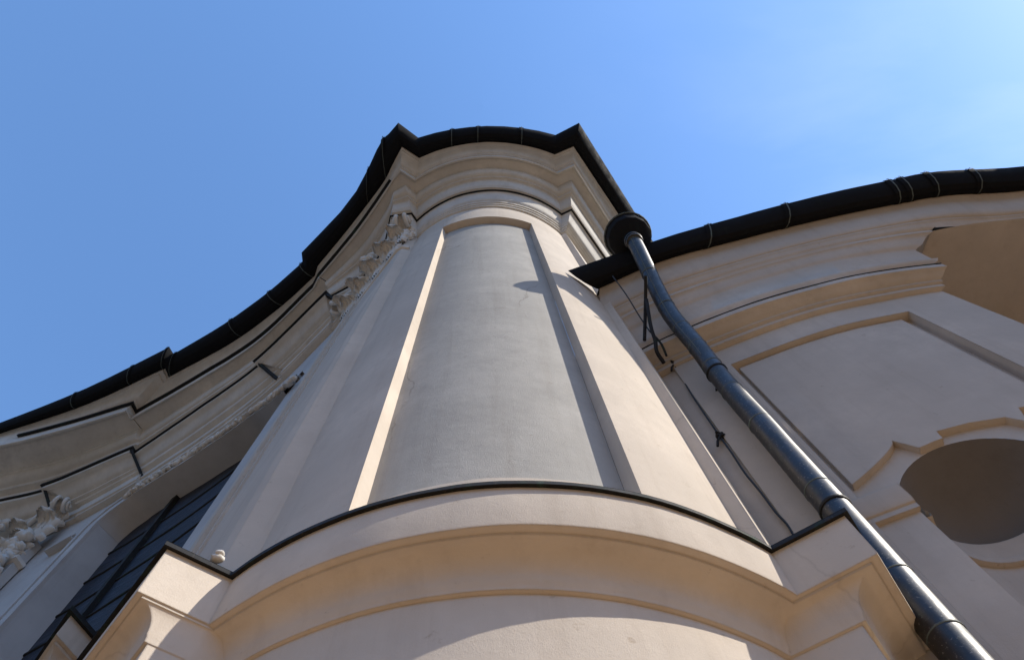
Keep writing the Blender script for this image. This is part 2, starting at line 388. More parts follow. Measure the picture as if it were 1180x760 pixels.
# --- corinthian capital ornament
def leaf(bm, o, n, s, w, h, curl, seed=0):
    """acanthus leaf with lobed rim: n outward, s sideways, up z"""
    o = Vector(o); up = Vector((0, 0, 1)); NU, NV = 18, 18
    for side in (0, 1):
        grid = []
        for i in range(NU + 1):
            u = i / NU; row = []
            hw = w * 0.5 * (0.62 + 0.42 * math.sin(math.pi * u * 0.95)) * (1 - 0.45 * u ** 4)
            a_ = max(0.0, u - 0.5) * 2
            zz = h * (min(u, 0.5) * 1.3 + 0.35 * math.sin(a_ * 2.2)); out = curl * (0.15 * u + (1 - math.cos(a_ * 2.2)) * 0.6)
            for j in range(NV + 1):
                v = j / NV * 2 - 1
                edge = 1 + 0.26 * math.sin(u * 24 + seed) * abs(v) ** 2
                rib = 0.10 * w * (1 - v * v) + 0.075 * w * math.cos(v * 15.5) * (1 - 0.4 * u)
                row.append(bm.verts.new(o + s * (v * hw * edge) + n * (out + rib - (0.0 if side else 0.05)) + up * (zz - 0.10 * h * abs(v) ** 2 * u)))
            grid.append(row)
        for i in range(NU):
            for j in range(NV): bm.faces.new((grid[i][j], grid[i][j + 1], grid[i + 1][j + 1], grid[i + 1][j]))
def volute(bm, o, n, s, r, tk):
    pts = []; rs = []
    for k in range(40):
        a = k / 39 * 2.2 * 2 * math.pi; q = r * (1 - 0.80 * k / 39)
        pts.append(Vector(o) + n * (math.sin(a) * q) + Vector((0, 0, 1)) * (math.cos(a) * q) + s * (0.16 * k / 39)); rs.append(tk * (1 - 0.5 * k / 39))
    tube(bm, pts, rs, 8)
    blob(bm, Vector(o) + s * 0.16, r * 0.22, r * 0.22, r * 0.22, None, 0.05)
def capital(parent, a, b, z0, z1, nleaf=3, mt='stucco', reach=0.75, volutes=(0, 1)):
    """capital over the pilaster face running from plan point a to b, its abacus reaching out at the corners"""
    a, b = Vector(a), Vector(b); d = (b - a).normalized(); L = (b - a).length
    n2 = Vector((d.y, -d.x)); n = Vector((n2.x, n2.y, 0)); s = Vector((d.x, d.y, 0)); H = z1 - z0
    bm = bmesh.new()
    for k in range(nleaf):
        q = lerp(a, b, (k + 0.5) / nleaf); leaf(bm, (*(q + n2 * 0.03), z0), n, s, L / nleaf * 1.0, H * 0.42, 0.34, k)
    link('acanthus_leaf_band', bm, M[mt], parent, 60)
    bm = bmesh.new()
    for k in range(nleaf + 1):
        q = lerp(a, b, k / nleaf); leaf(bm, (*(q + n2 * 0.06), z0 + H * 0.27), n, s, L / nleaf * 0.85, H * 0.42, 0.45, k + 2)
    link('acanthus_leaf_band', bm, M[mt], parent, 60)
    for e in volutes:
        q = a if e == 0 else b; sg = -1 if e == 0 else 1
        dg = (n + s * sg * 0.8).normalized(); sd = dg.cross(Vector((0, 0, 1))).normalized()
        bm = bmesh.new(); o = Vector((*q, z1 - H * 0.20)) + dg * reach * 0.72
        for side in (-1, 1): volute(bm, o + sd * 0.10 * side, dg, sd * side, 0.17 * H * 0.5, 0.06)
        mid = Vector((*lerp(a, b, 0.5 + 0.16 * sg), z0 + H * .5))
        tube(bm, smooth3([mid + n * .08, lerp(mid, o, 0.5) + n * .12 + Vector((0, 0, .25)), o + Vector((0, 0, .2)) - dg * 0.05]), [0.07 + 0.05 * k / 12 for k in range(13)], 8)
        leaf(bm, Vector((*q, z0 + H * .48)) + dg * 0.10, dg, sd, 0.55, H * 0.36, 0.42, 4)
        link('volute', bm, M[mt], parent, 60)
    bm = bmesh.new()
    q = lerp(a, b, 0.5) + n2 * 0.42
    for k in range(8):
        th = k / 8 * 6.283; blob(bm, Vector((q.x, q.y, z1 - .42)) + s * (.2 * math.cos(th)) + Vector((0, 0, .2 * math.sin(th))), .13, .13, .11, None, .15, k)
    blob(bm, (q.x + n.x * .1, q.y + n.y * .1, z1 - .42), .13, .13, .13)
    link('rosette', bm, M[mt], parent, 50)
bm = bmesh.new(); q_ = V2([(-3.62, 5.31), (-2.14, 3.43), (-2.03, 3.36), (-1.85, 3.38)]); tq = offset(q_, 0.07)
loft(bm, q_, tq, [(0, 19.02), (0.7, 19.04), (1, 19.10), (0.7, 19.16), (0, 19.18)])
cap = link('capital', bm, M['stucco'], bayo)
capital(cap, (-3.62, 5.31), (-2.12, 3.41), 19.15, 21.45, 4, 'stucco', 0.6)

# ================================================================== left wing
lw = thing('church_wing', (-9.0, 10.5, -1.6), 'shaded concave church facade on the left with an arched dark slatted opening and stepped entablature', 'church wing')
LPX = {          # outer stretch, then the stretch set back after the break
 'G':  ([(-60,508),(0,487),(100,447),(195,400)], [(200,408),(259,373),(310,336),(349,302)]),
 'Gi': ([(-60,520),(0,499),(100,465),(190,423)], [(195,433),(270,392),(325,351),(363,317)]),
 'M':  ([(-60,520),(22,503),(90,485),(152,466)], [(157,476),(230,434),(300,389),(364,328)]),
 'A':  ([(-60,590),(0,577),(60,562),(152,523)], [(155,522),(228,472),(300,420),(376,347)]),
 'S':  ([(-60,668),(0,640),(85,603),(168,556)], [(170,554.6),(245,505),(318,447),(389,376)]),
}
LZ = {'G': 24.5, 'Gi': 24.2, 'M': 23.6, 'A': 22.0, 'S': 20.6}
NW = 12
Lw = {}
for k in LPX:
    Lw[k] = catmull(S(LZ[k], LPX[k][0]), NW) + catmull(S(LZ[k], LPX[k][1]), NW) + [Vector((-3.65, 5.35)) if k == 'S' else T[k][0].copy()]
    Lw[k].insert(0, Lw[k][0] + (Lw[k][0] - Lw[k][6]).normalized() * 16)      # the facade runs on past the frame
BRK = 3 * NW + 2
WS = Lw['S']
bm = bmesh.new()
loft(bm, WS, Lw['A'], [(0, 20.6), (0.14, 20.62), (0.14, 20.85), (0.22, 20.87), (0.22, 21.22), (0.42, 21.30), (0.46, 21.38), (0.46, 21.42)] + curve_s(0.48, 21.43, 0.90, 21.76, 8, 'cyma') + [(0.95, 21.78), (1, 21.80), (1, 21.955)])
link('architrave', bm, M['upper'], lw)
def at_u(P, u):
    i = max(0, min(len(P) - 2, int(u))); return lerp(P[i], P[i + 1], u - i)
def on_line(P, h, px, py):
    q = ang(px, py) * h; return min(range(len(P)), key=lambda i: (P[i] - q).length)
BL = [(on_line(Lw['A'], 22, 57, 565), on_line(Lw['A'], 22, 154, 522)), (on_line(Lw['A'], 22, 303, 418), len(Lw['A']) - 1)]
ABO, SBO = offset(Lw['A'], 0.16), offset(WS, 0.16)
def along(P, i0, i1, m=14): return [at_u(P, lerp(i0, i1, k / m)) for k in range(m + 1)]
for i0, i1 in BL:
    la = (Lw['A'][i1] - Lw['A'][i0]).length; dl = 0.42 * (i1 - i0) / la
    A_, S_ = along(ABO, i0, i1), along(SBO, i0 + dl, i1 - dl)
    nA = Vector(((A_[-1] - A_[0]).y, -(A_[-1] - A_[0]).x)).normalized() * 0.75
    A_ = [A_[0] - nA] + A_ + [A_[-1] - nA]; S_ = [S_[0] - nA] + S_ + [S_[-1] - nA]
    prb = [(-0.30, 20.55), (0.02, 20.56), (0.02, 20.68), (0.08, 20.70), (0.08, 21.18), (0.20, 21.22), (0.24, 21.30), (0.34, 21.32), (0.34, 21.42)] + curve_s(0.38, 21.44, 0.86, 21.74, 8, 'cyma') + [(0.88, 21.76), (1, 21.78), (1, 21.955)]
    bm = bmesh.new(); loft(bm, S_, A_, prb); ob = link('architrave_block', bm, M['upper'], lw, 30)
    bm = bmesh.new(); AF = offset(A_, 0.07); loft(bm, A_, AF, [(-1.0, 21.962), (1, 21.94), (1, 22.05), (-1, 22.06)])
    inn = nA.normalized()
    for e_ in (1, -2):
        q = A_[e_]; tg = (A_[-2] - A_[1]).normalized(); r2 = q - inn * 0.74 + tg * 0.52
        tube(bm, [(q.x, q.y, 21.97), (r2.x, r2.y, 20.88)], 0.06, 4)
    link('block_flashing', bm, M['flash'], ob, 30)
bm = bmesh.new(); AO = offset(Lw['A'], 0.06)
loft(bm, Lw['A'], AO, [(-1.5, 21.965), (1, 21.95), (1, 22.03), (-3, 22.04)]); fl = link('architrave_flashing', bm, M['flash'], lw)
bm = bmesh.new()
loft(bm, Lw['A'], Lw['M'], LBED)
link('cornice', bm, M['upper'], lw)
bm = bmesh.new(); loft(bm, Lw['M'], Lw['Gi'], CROWN)
link('crown_moulding', bm, M['upper'], lw)
bm = bmesh.new()
def strip_on(bm, A, B, i0, i1, prof): loft(bm, A, B, prof, i0, i1)
MO = offset(Lw['M'], 0.10)
loft(bm, Lw['M'], MO, [(0, 23.54), (1, 23.52), (1, 23.62), (0, 23.64)], NW + 1, len(MO))
link('corona_strip', bm, M['flash'], lw)  # dark strip following the wing's corona edge
bm = bmesh.new(); bk = [q + Vector((3.0, 9.0)) for q in Lw['Gi']]; loft(bm, Lw['Gi'], bk, [(0, 24.3), (1, 28.5)]); link('roof', bm, M['roof'], lw)

# wall with its arched opening; heights of the opening's edge sighted along the wall
def on_wall(P, px, py):
    a = ang(px, py); best = None
    for i in range(len(P) - 1):
        p, d = P[i], P[i + 1] - P[i]
        den = a.x * d.y - a.y * d.x
        if abs(den) < 1e-9: continue
        u = -(a.x * p.y - a.y * p.x) / den
        if -0.001 <= u <= 1.001:
            q = p + d * u; h = q.dot(a) / a.dot(a)
            if h > 0 and (best is None or h < best[2]): best = (i + u, q, h)
    return best
edge_px = [(97,623),(110,608),(127,593),(145,580),(160,569),(200,544),(240,518),(290,483),(324,459),(345,443)]
E_ = [on_wall(WS, *q) for q in edge_px]; E_ = [e for e in E_ if e]
us = [e[0] for e in E_]; hs = [e[2] for e in E_]
u_l = us[0]; u_r = len(WS) - 1 - 4.0
NO = 44
def edge_h(u):
    for k in range(len(us) - 1):
        if us[k] <= u <= us[k + 1]: return lerp(hs[k], hs[k + 1], (u - us[k]) / (us[k + 1] - us[k]))
    return hs[0] if u < us[0] else max(14.0, hs[-1] - (u - us[-1]) * 0.25)
OU = [lerp(u_l, u_r, (k / NO) ** 1.4) for k in range(NO + 1)]
OP = [at_u(WS, u) for u in OU]; OH = [edge_h(u) for u in OU]
for _ in range(2): OH = [OH[0]] + [(OH[i - 1] + 2 * OH[i] + OH[i + 1]) / 4 for i in range(1, NO)] + [OH[-1]]
bm = bmesh.new()
left_part = [WS[i] for i in range(int(u_l) + 1)] + [OP[0]]
wallgrid(bm, left_part, 0, len(left_part), -1.6, 20.6)
right_part = [OP[-1]] + [WS[i] for i in range(int(u_r) + 1, len(WS))]
wallgrid(bm, right_part, 0, len(right_part), -1.6, 20.6)
lo = [bm.verts.new((*OP[k], OH[k])) for k in range(NO + 1)]; hi = [bm.verts.new((*OP[k], 20.6)) for k in range(NO + 1)]
for k in range(NO): bm.faces.new((lo[k], lo[k + 1], hi[k + 1], hi[k]))
link('wall', bm, M['pale'], lw)
DO = 0.72
nmo = (OP[-1] - OP[0]).normalized(); inw = Vector((-nmo.y, nmo.x))
OI = [q + inw * DO for q in OP]
bm = bmesh.new()
a = [bm.verts.new((*OP[k], OH[k])) for k in range(NO + 1)]; b = [bm.verts.new((*OI[k], OH[k])) for k in range(NO + 1)]
for k in range(NO): bm.faces.new((a[k], a[k + 1], b[k + 1], b[k]))
for k in (0, NO):
    bm.faces.new([bm.verts.new(q) for q in ((*OP[k], -1.6), (*OI[k], -1.6), (*OI[k], OH[k]), (*OP[k], OH[k]))])
reveal = link('opening_reveal', bm, M['pale'], lw)
# dark slatted shutter filling the opening
win = thing('louvre_window', (-7, 9.5, 8.0), 'dark blue-black slatted shutter set deep in the arched opening of the left facade', 'window')
bm = bmesh.new(); lo = [bm.verts.new((*(OP[k] + inw * (DO - 0.02)), 2.0)) for k in range(NO + 1)]; hi = [bm.verts.new((*(OP[k] + inw * (DO - 0.02)), OH[k] + 0.1)) for k in range(NO + 1)]
for k in range(NO): bm.faces.new((lo[k], lo[k + 1], hi[k + 1], hi[k]))
link('shutter_board', bm, M['slate'], win)
for z in [4 + 1.3 * k for k in range(13)]:
    seg = [k for k in range(NO + 1) if OH[k] > z + 0.2]
    if len(seg) < 2: continue
    Q = [OP[k] + inw * (DO - 0.02) for k in seg]
    bm = bmesh.new(); loft(bm, Q, offset(Q, 0.035), [(0, z + 0.05), (1, z + 0.03), (1, z - 0.03), (0, z - 0.05)])
    link('slat', bm, M['flash'], win)
for f in (0.36,):
    k = int(NO * f); q = OP[k] + inw * (DO - 0.14)
    bm = bmesh.new(); s3 = Vector((nmo.x, nmo.y, 0)); box(bm, (q.x, q.y, 2.0), s3 * 0.20, Vector((inw.x, inw.y, 0)) * 0.14, (0, 0, OH[k] - 2.0))
    link('mullion', bm, M['flash'], win)
bm = bmesh.new()
# moulded frame round the opening
def frame_band(o0, o1, proud):
    """band around the opening between offsets o0 and o1 from its edge"""
    bm = bmesh.new(); pts = [(OU[0], -1.6)] + [(OU[k], OH[k]) for k in range(NO + 1)]
    pl = [OP[0]] + OP
    arcl = [0.0]
    for k in range(1, len(pl)): arcl.append(arcl[-1] + (pl[k] - pl[k - 1]).length)
    xy = [Vector((arcl[k], pts[k][1])) for k in range(len(pl))]
    def place(v, pr):
        x = v.x; d0 = (OP[1] - OP[0]).normalized()
        if x <= 0: q = OP[0] + d0 * x; nn = Vector((d0.y, -d0.x))
        else:
            k = 1
            while k < len(arcl) - 1 and arcl[k] < x: k += 1
            t_ = (x - arcl[k - 1]) / max(1e-6, arcl[k] - arcl[k - 1]); q = lerp(pl[k - 1], pl[k], t_)
            nn = -inw
        q = q + nn * pr
        return (q.x, q.y, min(v.y, 20.58))
    rows = []
    for (o, pr) in ((o0, 0.0), (o0, proud), (o1, proud), (o1, 0.0)):
        rows.append([bm.verts.new(place(v, pr)) for v in offset_curve(xy, o)])
    for r0, r1 in zip(rows, rows[1:]):
        for k in range(len(r0) - 1): bm.faces.new((r0[k], r0[k + 1], r1[k + 1], r1[k]))
    return bm
def offset_curve(P, d):
    out = []
    for i, p in enumerate(P):
        a = P[max(0, i - 1)]; b = P[min(len(P) - 1, i + 1)]; q = (b - a).normalized()
        out.append(p + Vector((-q.y, q.x)) * d)
    return out
for o0, o1, pr in ((0.0, 0.30, 0.10), (0.36, 0.50, 0.13), (0.56, 0.66, 0.08)):
    link('opening_frame', frame_band(o0, o1, pr), M['pale'], reveal)

# carved garland running along the head of the opening
rnd = random.Random(11)
bm = bmesh.new(); k = 0
for i in range(86):
    u = lerp(us[3] + 0.2, us[-1] - 0.5, i / 85); q = at_u(WS, u); h = edge_h(u) + 0.16
    dd_ = (at_u(WS, u + 0.4) - at_u(WS, u - 0.4)).normalized(); n_ = Vector((dd_.y, -dd_.x))
    for r_ in range(2):
        qq = q + n_ * (0.12 + 0.05 * rnd.random()) + dd_ * rnd.uniform(-.05, .05)
        rot = Matrix.Rotation(rnd.uniform(-1.0, 1.0), 3, Vector((n_.x, n_.y, 0)))
        rot = rot @ Matrix.Rotation(math.atan2(dd_.y, dd_.x), 3, 'Z')
        blob(bm, (qq.x, qq.y, h + 0.13 * r_ + rnd.uniform(-.05, .05)), 0.11, 0.07, 0.055, rot, 0.25, i * 2 + r_, 1)
link('garland', bm, M['stucco'], lw, 60)
# pilaster at the far left with its capital and a hanging drop of fruit
PA, PB = Vector((-15.6, 13.15)), Vector((-12.35, 11.75))
dP = (PB - PA).normalized(); nP = Vector((dP.y, -dP.x))
bm = bmesh.new(); A_ = [PA, PA + nP * 0.26, PB + nP * 0.26, PB]; loft(bm, A_, A_, [(0, -1.6), (0, 19.6)])
pil = link('pilaster', bm, M['pale'], lw, 30)
bm = bmesh.new(); A_ = [PA, PA + nP * 0.26, PB + nP * 0.26, PB]
loft(bm, A_, offset(A_, 0.1), [(0, 18.5), (1, 18.55), (1, 18.68), (0, 18.72)])
cp = link('capital', bm, M['stucco'], lw, 40)
capital(cp, PA + nP * 0.26, PB + nP * 0.26, 18.7, 21.3, 4, 'stucco', 0.6)
bm = bmesh.new()
for i in range(26):
    f = i / 25; c_ = PB + nP * 0.40 - dP * 0.25
    for r_ in range(3):
        th = rnd.uniform(-1.4, 1.4); rr = 0.26 * (1 - 0.5 * f) * (0.8 + 0.35 * math.sin(f * 19))
        qq = c_ + dP * (math.sin(th) * rr) + nP * (math.cos(th) * rr * 0.7)
        blob(bm, (qq.x, qq.y, 19.6 - 3.4 * f), 0.17, 0.16, 0.15, None, 0.3, i * 3 + r_ + 50, 1)
link('fruit_drop', bm, M['stucco'], pil, 60)
# plinth corner in front of the opening
c_ = Vector((-5.42, 6.36)); e1 = Vector((0.5, 0.86)); e2 = Vector((-0.60, 0.80))
O_ = [c_ + e2 * 2.6, c_, c_ + e1 * 1.6]; I_ = offset(O_, -0.30)
bm = bmesh.new(); loft(bm, I_, O_, [(0, -1.6), (0, 8.15), (0.15, 8.18)] + curve_s(0.2, 8.2, 0.85, 8.5, 6) + [(0.85, 8.55), (1, 8.56), (1, 8.93)]); pb = link('plinth_corner', bm, M['wall'], lw, 30)
bm = bmesh.new(); OO = offset(O_, 0.06); loft(bm, O_, OO, [(-2, 8.95), (1, 8.92), (1, 9.0)]); loft(bm, OO, [c_ + e2 * 2.6 + e1 * 0.5, c_ + e1 * 0.8 + e2 * 0.9, c_ + e1 * 1.6 + e2 * 0.6], [(0, 9.0), (1, 9.12)]); link('plinth_flashing', bm, M['flash'], pb, 30)
# small impost bar on the opening frame
e = on_wall(WS, 72, 632)
if e:
    q = e[1]; dd_ = (at_u(WS, e[0] + 0.4) - at_u(WS, e[0] - 0.4)).normalized(); n_ = Vector((dd_.y, -dd_.x))
    for z_ in (0, 0.16):
        bm = bmesh.new(); box(bm, (*(q - dd_ * 0.45), e[2] + z_), Vector((dd_.x, dd_.y, 0)) * 0.85, Vector((n_.x, n_.y, 0)) * (0.2 - z_ * 0.3), (0, 0, 0.07)); link('impost_bar', bm, M['pale'], reveal)

# ================================================================== right wing
rw = thing('church_apse_wing', (4.5, 4.0, -1.6), 'lower shaded plaster apse wall on the right with a shell niche under a raised panel', 'church wing')
K = 1.0; U = K / 0.9              # wing scale
RZ = {'G': 14.0 * K, 'Gi': 13.75 * K, 'A': 11.3 * K, 'W': 10.85 * K}
RPX = {
 'G':  [(655,312),(760,276),(850,250),(938,227),(1020,209),(1080,198),(1180,192),(1290,196)],
 'Gi': [(690,333),(760,302),(850,277),(938,255),(1030,236),(1090,226),(1180,220),(1290,222)],
 'A':  [(700,424),(770,388),(860,352),(938,329),(1000,315),(1085,304),(1180,300),(1290,305)],
 'W':  [(720,462),(782,424),(868,388),(938,364),(1000,350),(1085,335),(1180,330),(1290,335)],
}
REXT = {'G': [(11.2, 0.75), (12.6, -0.1), (13.8, -1.1)], 'Gi': [(11.3, 1.1), (12.85, 0.2), (14.05, -0.85)], 'A': [(11.7, 1.9), (13.3, 0.8), (14.6, -0.35)], 'W': [(11.8, 2.15), (13.5, 1.0), (14.8, -0.15)]}  # unseen end of the wing, curved forward to block the sun
Rw = {k: catmull(S(RZ[k], RPX[k][:7]) + V2(REXT[k]), 10) for k in RPX}
RW = Rw['W']
CORN = 50                                  # index of the vertical corner where the wall breaks back
# entablature: architrave + frieze end at the corner, crown runs on
zA, zW, zG = RZ['A'], RZ['W'], RZ['Gi']
bm = bmesh.new()
loft(bm, RW, Rw['A'], [(0, zW), (0.25, zW + 0.01), (0.25, zW + 0.12), (0.4, zW + 0.13), (0.4, zW + 0.20)] + curve_s(0.45, zW + 0.21, 0.95, zA - 0.16, 5) + [(1.0, zA - 0.15), (1.0, zA)], 0, CORN + 1)
link('architrave', bm, M['wing'], rw)
bm = bmesh.new(); AO = offset(Rw['A'], 0.012)
loft(bm, Rw['A'], AO, [(0, zA + 0.002), (1, zA), (1, zA + 0.02), (-1, zA + 0.025)], 0, CORN + 1); link('architrave_flashing', bm, M['flash'], rw)
bm = bmesh.new()
prof = [(-0.08, zA + 0.02), (-0.06, zA + 0.12), (0.02, zA + 0.16), (0.06, zA + 0.25), (0.02, zA + 0.27), (0.06, zA + 0.9)] + curve_s(0.10, zA + 0.95, 0.36, zA + 1.25, 6)
PF = prof
loft(bm, Rw['A'], Rw['Gi'], prof, 0, CORN + 1)
link('frieze', bm, M['wing'], rw)
bm = bmesh.new()
z0 = zA + 1.25
prof = [(0.2, z0 + 0.01), (0.36, z0), (0.40, z0 + 0.02), (0.40, z0 + 0.12)] + curve_s(0.44, z0 + 0.14, 0.62, z0 + 0.3, 5) + [(0.62, z0 + 0.36), (0.66, z0 + 0.37)] + curve_s(0.68, z0 + 0.38, 0.97, zG - 0.12, 6) + [(1.0, zG - 0.1), (1.06, zG + 0.02)]
PC = prof
loft(bm, Rw['A'], Rw['Gi'], prof, 0, CORN + 1)
loft(bm, Rw['A'], Rw['Gi'], [(0.46, z0 + 0.13)] + [q for q in prof if q[0] > 0.47], CORN, len(RW)); link('crown_moulding', bm, M['wing'], rw)
bm = bmesh.new(); bk = [q + Vector((-2.0, 9.0)) for q in Rw['Gi']]; loft(bm, Rw['Gi'], bk, [(0, zG + 0.02), (1, zG + 3.5)]); link('roof', bm, M['roof'], rw)
# wall: flat grid with recessed band, raised field and niche, laid out in (arc length, z)
RL = [0.0]
for a, b in zip(RW, RW[1:]): RL.append(RL[-1] + (b - a).length)
def rw_at(s, d=0.0):
    """point on the apse wall at arc length s, d in front of the face"""
    if s <= 0: k = 1
    else:
        k = 1
        while k < len(RL) - 1 and RL[k] < s: k += 1
    t_ = (s - RL[k - 1]) / (RL[k] - RL[k - 1]); q = lerp(RW[k - 1], RW[k], t_)
    dd = (RW[k] - RW[k - 1]).normalized(); n = Vector((dd.y, -dd.x)); return q + n * d
def rw_sight(px, py):
    e = on_wall(RW, px, py)
    if e is None: return None
    i = min(int(e[0]), len(RL) - 2); return (lerp(RL[i], RL[i + 1], e[0] - i), e[2])

s0, s1, zP = 1.40 * U, 3.68 * U, 9.2 * U            # panel recess
NC, NR, ZS = 2.40 * U, 0.71 * U, 5.50 * U           # niche centre, radius, springing
RD = 0.15
ZL = 5.62 * U
sl = [0.02 + (s0 - 0.02) * k / 8 for k in range(9)]; sm = [lerp(s0, s1, k / 24) for k in range(25)]; sr = [lerp(s1, RL[CORN], k / 4) for k in range(5)]
def sheet(bm, ss, z0_, z1_, d=0.0):
    f0 = z0_ if callable(z0_) else (lambda s_: z0_); f1 = z1_ if callable(z1_) else (lambda s_: z1_)
    a_ = [bm.verts.new((*rw_at(s_, d), f0(s_))) for s_ in ss]; b_ = [bm.verts.new((*rw_at(s_, d), f1(s_))) for s_ in ss]
    for k in range(len(ss) - 1): bm.faces.new((a_[k], a_[k + 1], b_[k + 1], b_[k]))
bm = bmesh.new()
sheet(bm, sl, -1.6, zW); sheet(bm, sr, -1.6, zW); sheet(bm, sm, zP, zW)
sheet(bm, [lerp(s0, NC - NR, k / 4) for k in range(5)], -1.6, ZL); sheet(bm, [lerp(NC + NR, s1, k / 4) for k in range(5)], -1.6, ZL)
# reveals of the recess
for s_ in (s0, s1):
    bm.faces.new([bm.verts.new((*rw_at(s_, d), z)) for d, z in ((0, ZL), (-RD, ZL), (-RD, zP), (0, zP))])
for s_ in (NC - NR, NC + NR):
    bm.faces.new([bm.verts.new((*rw_at(s_, d), z)) for d, z in ((0.0, ZS - 0.05), (-RD - 0.03, ZS - 0.05), (-RD - 0.03, ZL + 0.04), (0.0, ZL + 0.04))])
for z in (zP, ZL):
    a_ = [bm.verts.new((*rw_at(s_, 0), z)) for s_ in sm]; b_ = [bm.verts.new((*rw_at(s_, -RD), z)) for s_ in sm]
    for k in range(len(sm) - 1):
        if z == ZL and abs((sm[k] + sm[k + 1]) / 2 - NC) < NR: continue
        bm.faces.new((a_[k], a_[k + 1], b_[k + 1], b_[k]))
# wall end: corner where the facade breaks back
c0 = RW[CORN]; dd = (RW[CORN] - RW[CORN - 1]).normalized(); nb = Vector((-dd.y, dd.x))
endp = c0 + nb * 1.3 + dd * 0.15
def cap_poly(bm, A_, B_, prof_):
    bm.faces.new([bm.verts.new((*lerp(A_[CORN], B_[CORN], t_), z)) for t_, z in prof_] + [bm.verts.new((*endp, prof_[-1][1])), bm.verts.new((*endp, prof_[0][1]))])
cap_poly(bm, Rw['A'], Rw['Gi'], PF + [q for q in PC if q[0] <= 0.47])
for z_a, z_b, sh_ in ((-1.6, zW, 0.0), (zW, zA, 0.02)):
    q = c0 if z_a < zA else Rw['A'][CORN]
    bm.faces.new([bm.verts.new((*p_, z)) for p_, z in ((q, z_a), (endp, z_a), (endp, z_b), (q, z_b))])
link('wall', bm, M['wing'], rw)
def arch(s_): 
    x = (s_ - NC) / NR; return ZS + NR * math.sqrt(max(0, 1 - x * x)) if abs(x) < 1 else ZL
ss = sorted(set([lerp(s0, s1, k / 24) for k in range(25)] + [NC + NR * math.cos(math.pi * k / 36) for k in range(37)]))
bm = bmesh.new(); sheet(bm, ss, lambda s_: max(arch(s_), ZL if abs(s_ - NC) >= NR - 0.001 else ZS), zP, -RD)
link('panel_ground', bm, M['wing'], rw)
# raised field with a scalloped lower edge
fb = [(1.47, 6.03)]
for k in range(1, 9):
    a_ = k / 8 * math.pi / 2; fb.append((1.47 + 0.58 * math.sin(a_) , 6.03 + 0.42 * (1 - math.cos(a_)) * 0.35 + 0.42 * 0.65 * math.sin(a_)))
fb += [(2.17, 6.20)] + [(x, arch(x * U) / U + 0.015) for x in (2.24, 2.32, 2.40)] + [(2.42, 6.36), (2.7, 6.34), (3.0, 6.28), (3.1, 6.12), (3.2, 6.4)]
for k in range(1, 6):
    fb.append((3.2 + 0.36 * k / 5, 6.4 - 0.35 * (k / 5) ** 2))
fb = [(x * U, z * U) for x, z in fb]
FD = -RD + 0.075
zf = zP - 0.06
bm = bmesh.new()
lo = [bm.verts.new((*rw_at(x, FD), z)) for x, z in fb]; hi = [bm.verts.new((*rw_at(x, FD), zf)) for x, z in fb]
lob = [bm.verts.new((*rw_at(x, -RD), z)) for x, z in fb]; hib = [bm.verts.new((*rw_at(x, -RD), zf)) for x, z in fb]
for k in range(len(fb) - 1):
    bm.faces.new((lo[k], lo[k + 1], hi[k + 1], hi[k])); bm.faces.new((lob[k], lob[k + 1], lo[k + 1], lo[k])); bm.faces.new((hi[k], hi[k + 1], hib[k + 1], hib[k]))
bm.faces.new((lo[0], hi[0], hib[0], lob[0])); bm.faces.new((lo[-1], lob[-1], hib[-1], hi[-1]))
link('raised_panel', bm, M['wing'], rw, 30)
# niche: half cylinder under a quarter sphere
def niche_pt(phi, th, d0=0.0, r=NR):
    return (*rw_at(NC - r * math.cos(phi) * math.cos(th), d0 - r * math.sin(phi) * math.cos(th)), ZS + r * math.sin(th))
bm = bmesh.new(); NP = 36
rows = [[bm.verts.new(niche_pt(math.pi * k / NP, R(90) * j / 14 * 0.999, -RD)) for k in range(NP + 1)] for j in range(15)]
for r0, r1 in zip(rows, rows[1:]):
    for k in range(NP): bm.faces.new((r0[k], r0[k + 1], r1[k + 1], r1[k]))
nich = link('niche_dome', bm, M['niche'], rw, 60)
bm = bmesh.new()
rows = []
for (z, r) in ((-1.6, NR), (ZS - 0.33, NR), (ZS - 0.33, NR - 0.05), (ZS - 0.26, NR - 0.05), (ZS - 0.24, NR - 0.03), (ZS - 0.03, NR - 0.03), (ZS, NR - 0.03), (ZS, NR + 0.1)):
    rows.append([bm.verts.new((*rw_at(NC - r * math.cos(math.pi * k / NP), -0.0 - r * math.sin(math.pi * k / NP)), z)) for k in range(NP + 1)])
for r0, r1 in zip(rows, rows[1:]):
    for k in range(NP): bm.faces.new((r0[k], r0[k + 1], r1[k + 1], r1[k]))
link('niche_wall', bm, M['wing'], rw, 40)
for sa, sb in ((NC - NR - 0.44, NC - NR + 0.015), (NC + NR - 0.015, NC + NR + 0.44)):
    bm = bmesh.new()
    pr = [(0.0, ZS - .22), (0.045, ZS - .22), (0.045, ZS - .15), (0.06, ZS - .14), (0.075, ZS - .10), (0.075, ZS + .15), (-0.13, ZS + .17)]
    cols = [[bm.verts.new((*rw_at(s_, d), z)) for d, z in pr] for s_ in [lerp(sa, sb, k / 4) for k in range(5)]]
    for a_, b_ in zip(cols, cols[1:]):
        for k in range(len(pr) - 1): bm.faces.new((a_[k], b_[k], b_[k + 1], a_[k + 1]))
    for cc in (cols[0], cols[-1]): bm.faces.new(cc)
    link('impost_block', bm, M['wing'], rw, 30)
# unseen wall added past the frame to keep sun off the apse wall
bm = bmesh.new(); A_ = V2([(14.2, 3.6), (13.5, 1.6), (13.5, -0.95), (16.5, -1.1)]); loft(bm, A_, A_, [(0, -1.6), (0, 18.4)])
bm.faces.new([bm.verts.new((*q, 18.4)) for q in A_]); link('sun_block_wall', bm, M['wing'], rw)
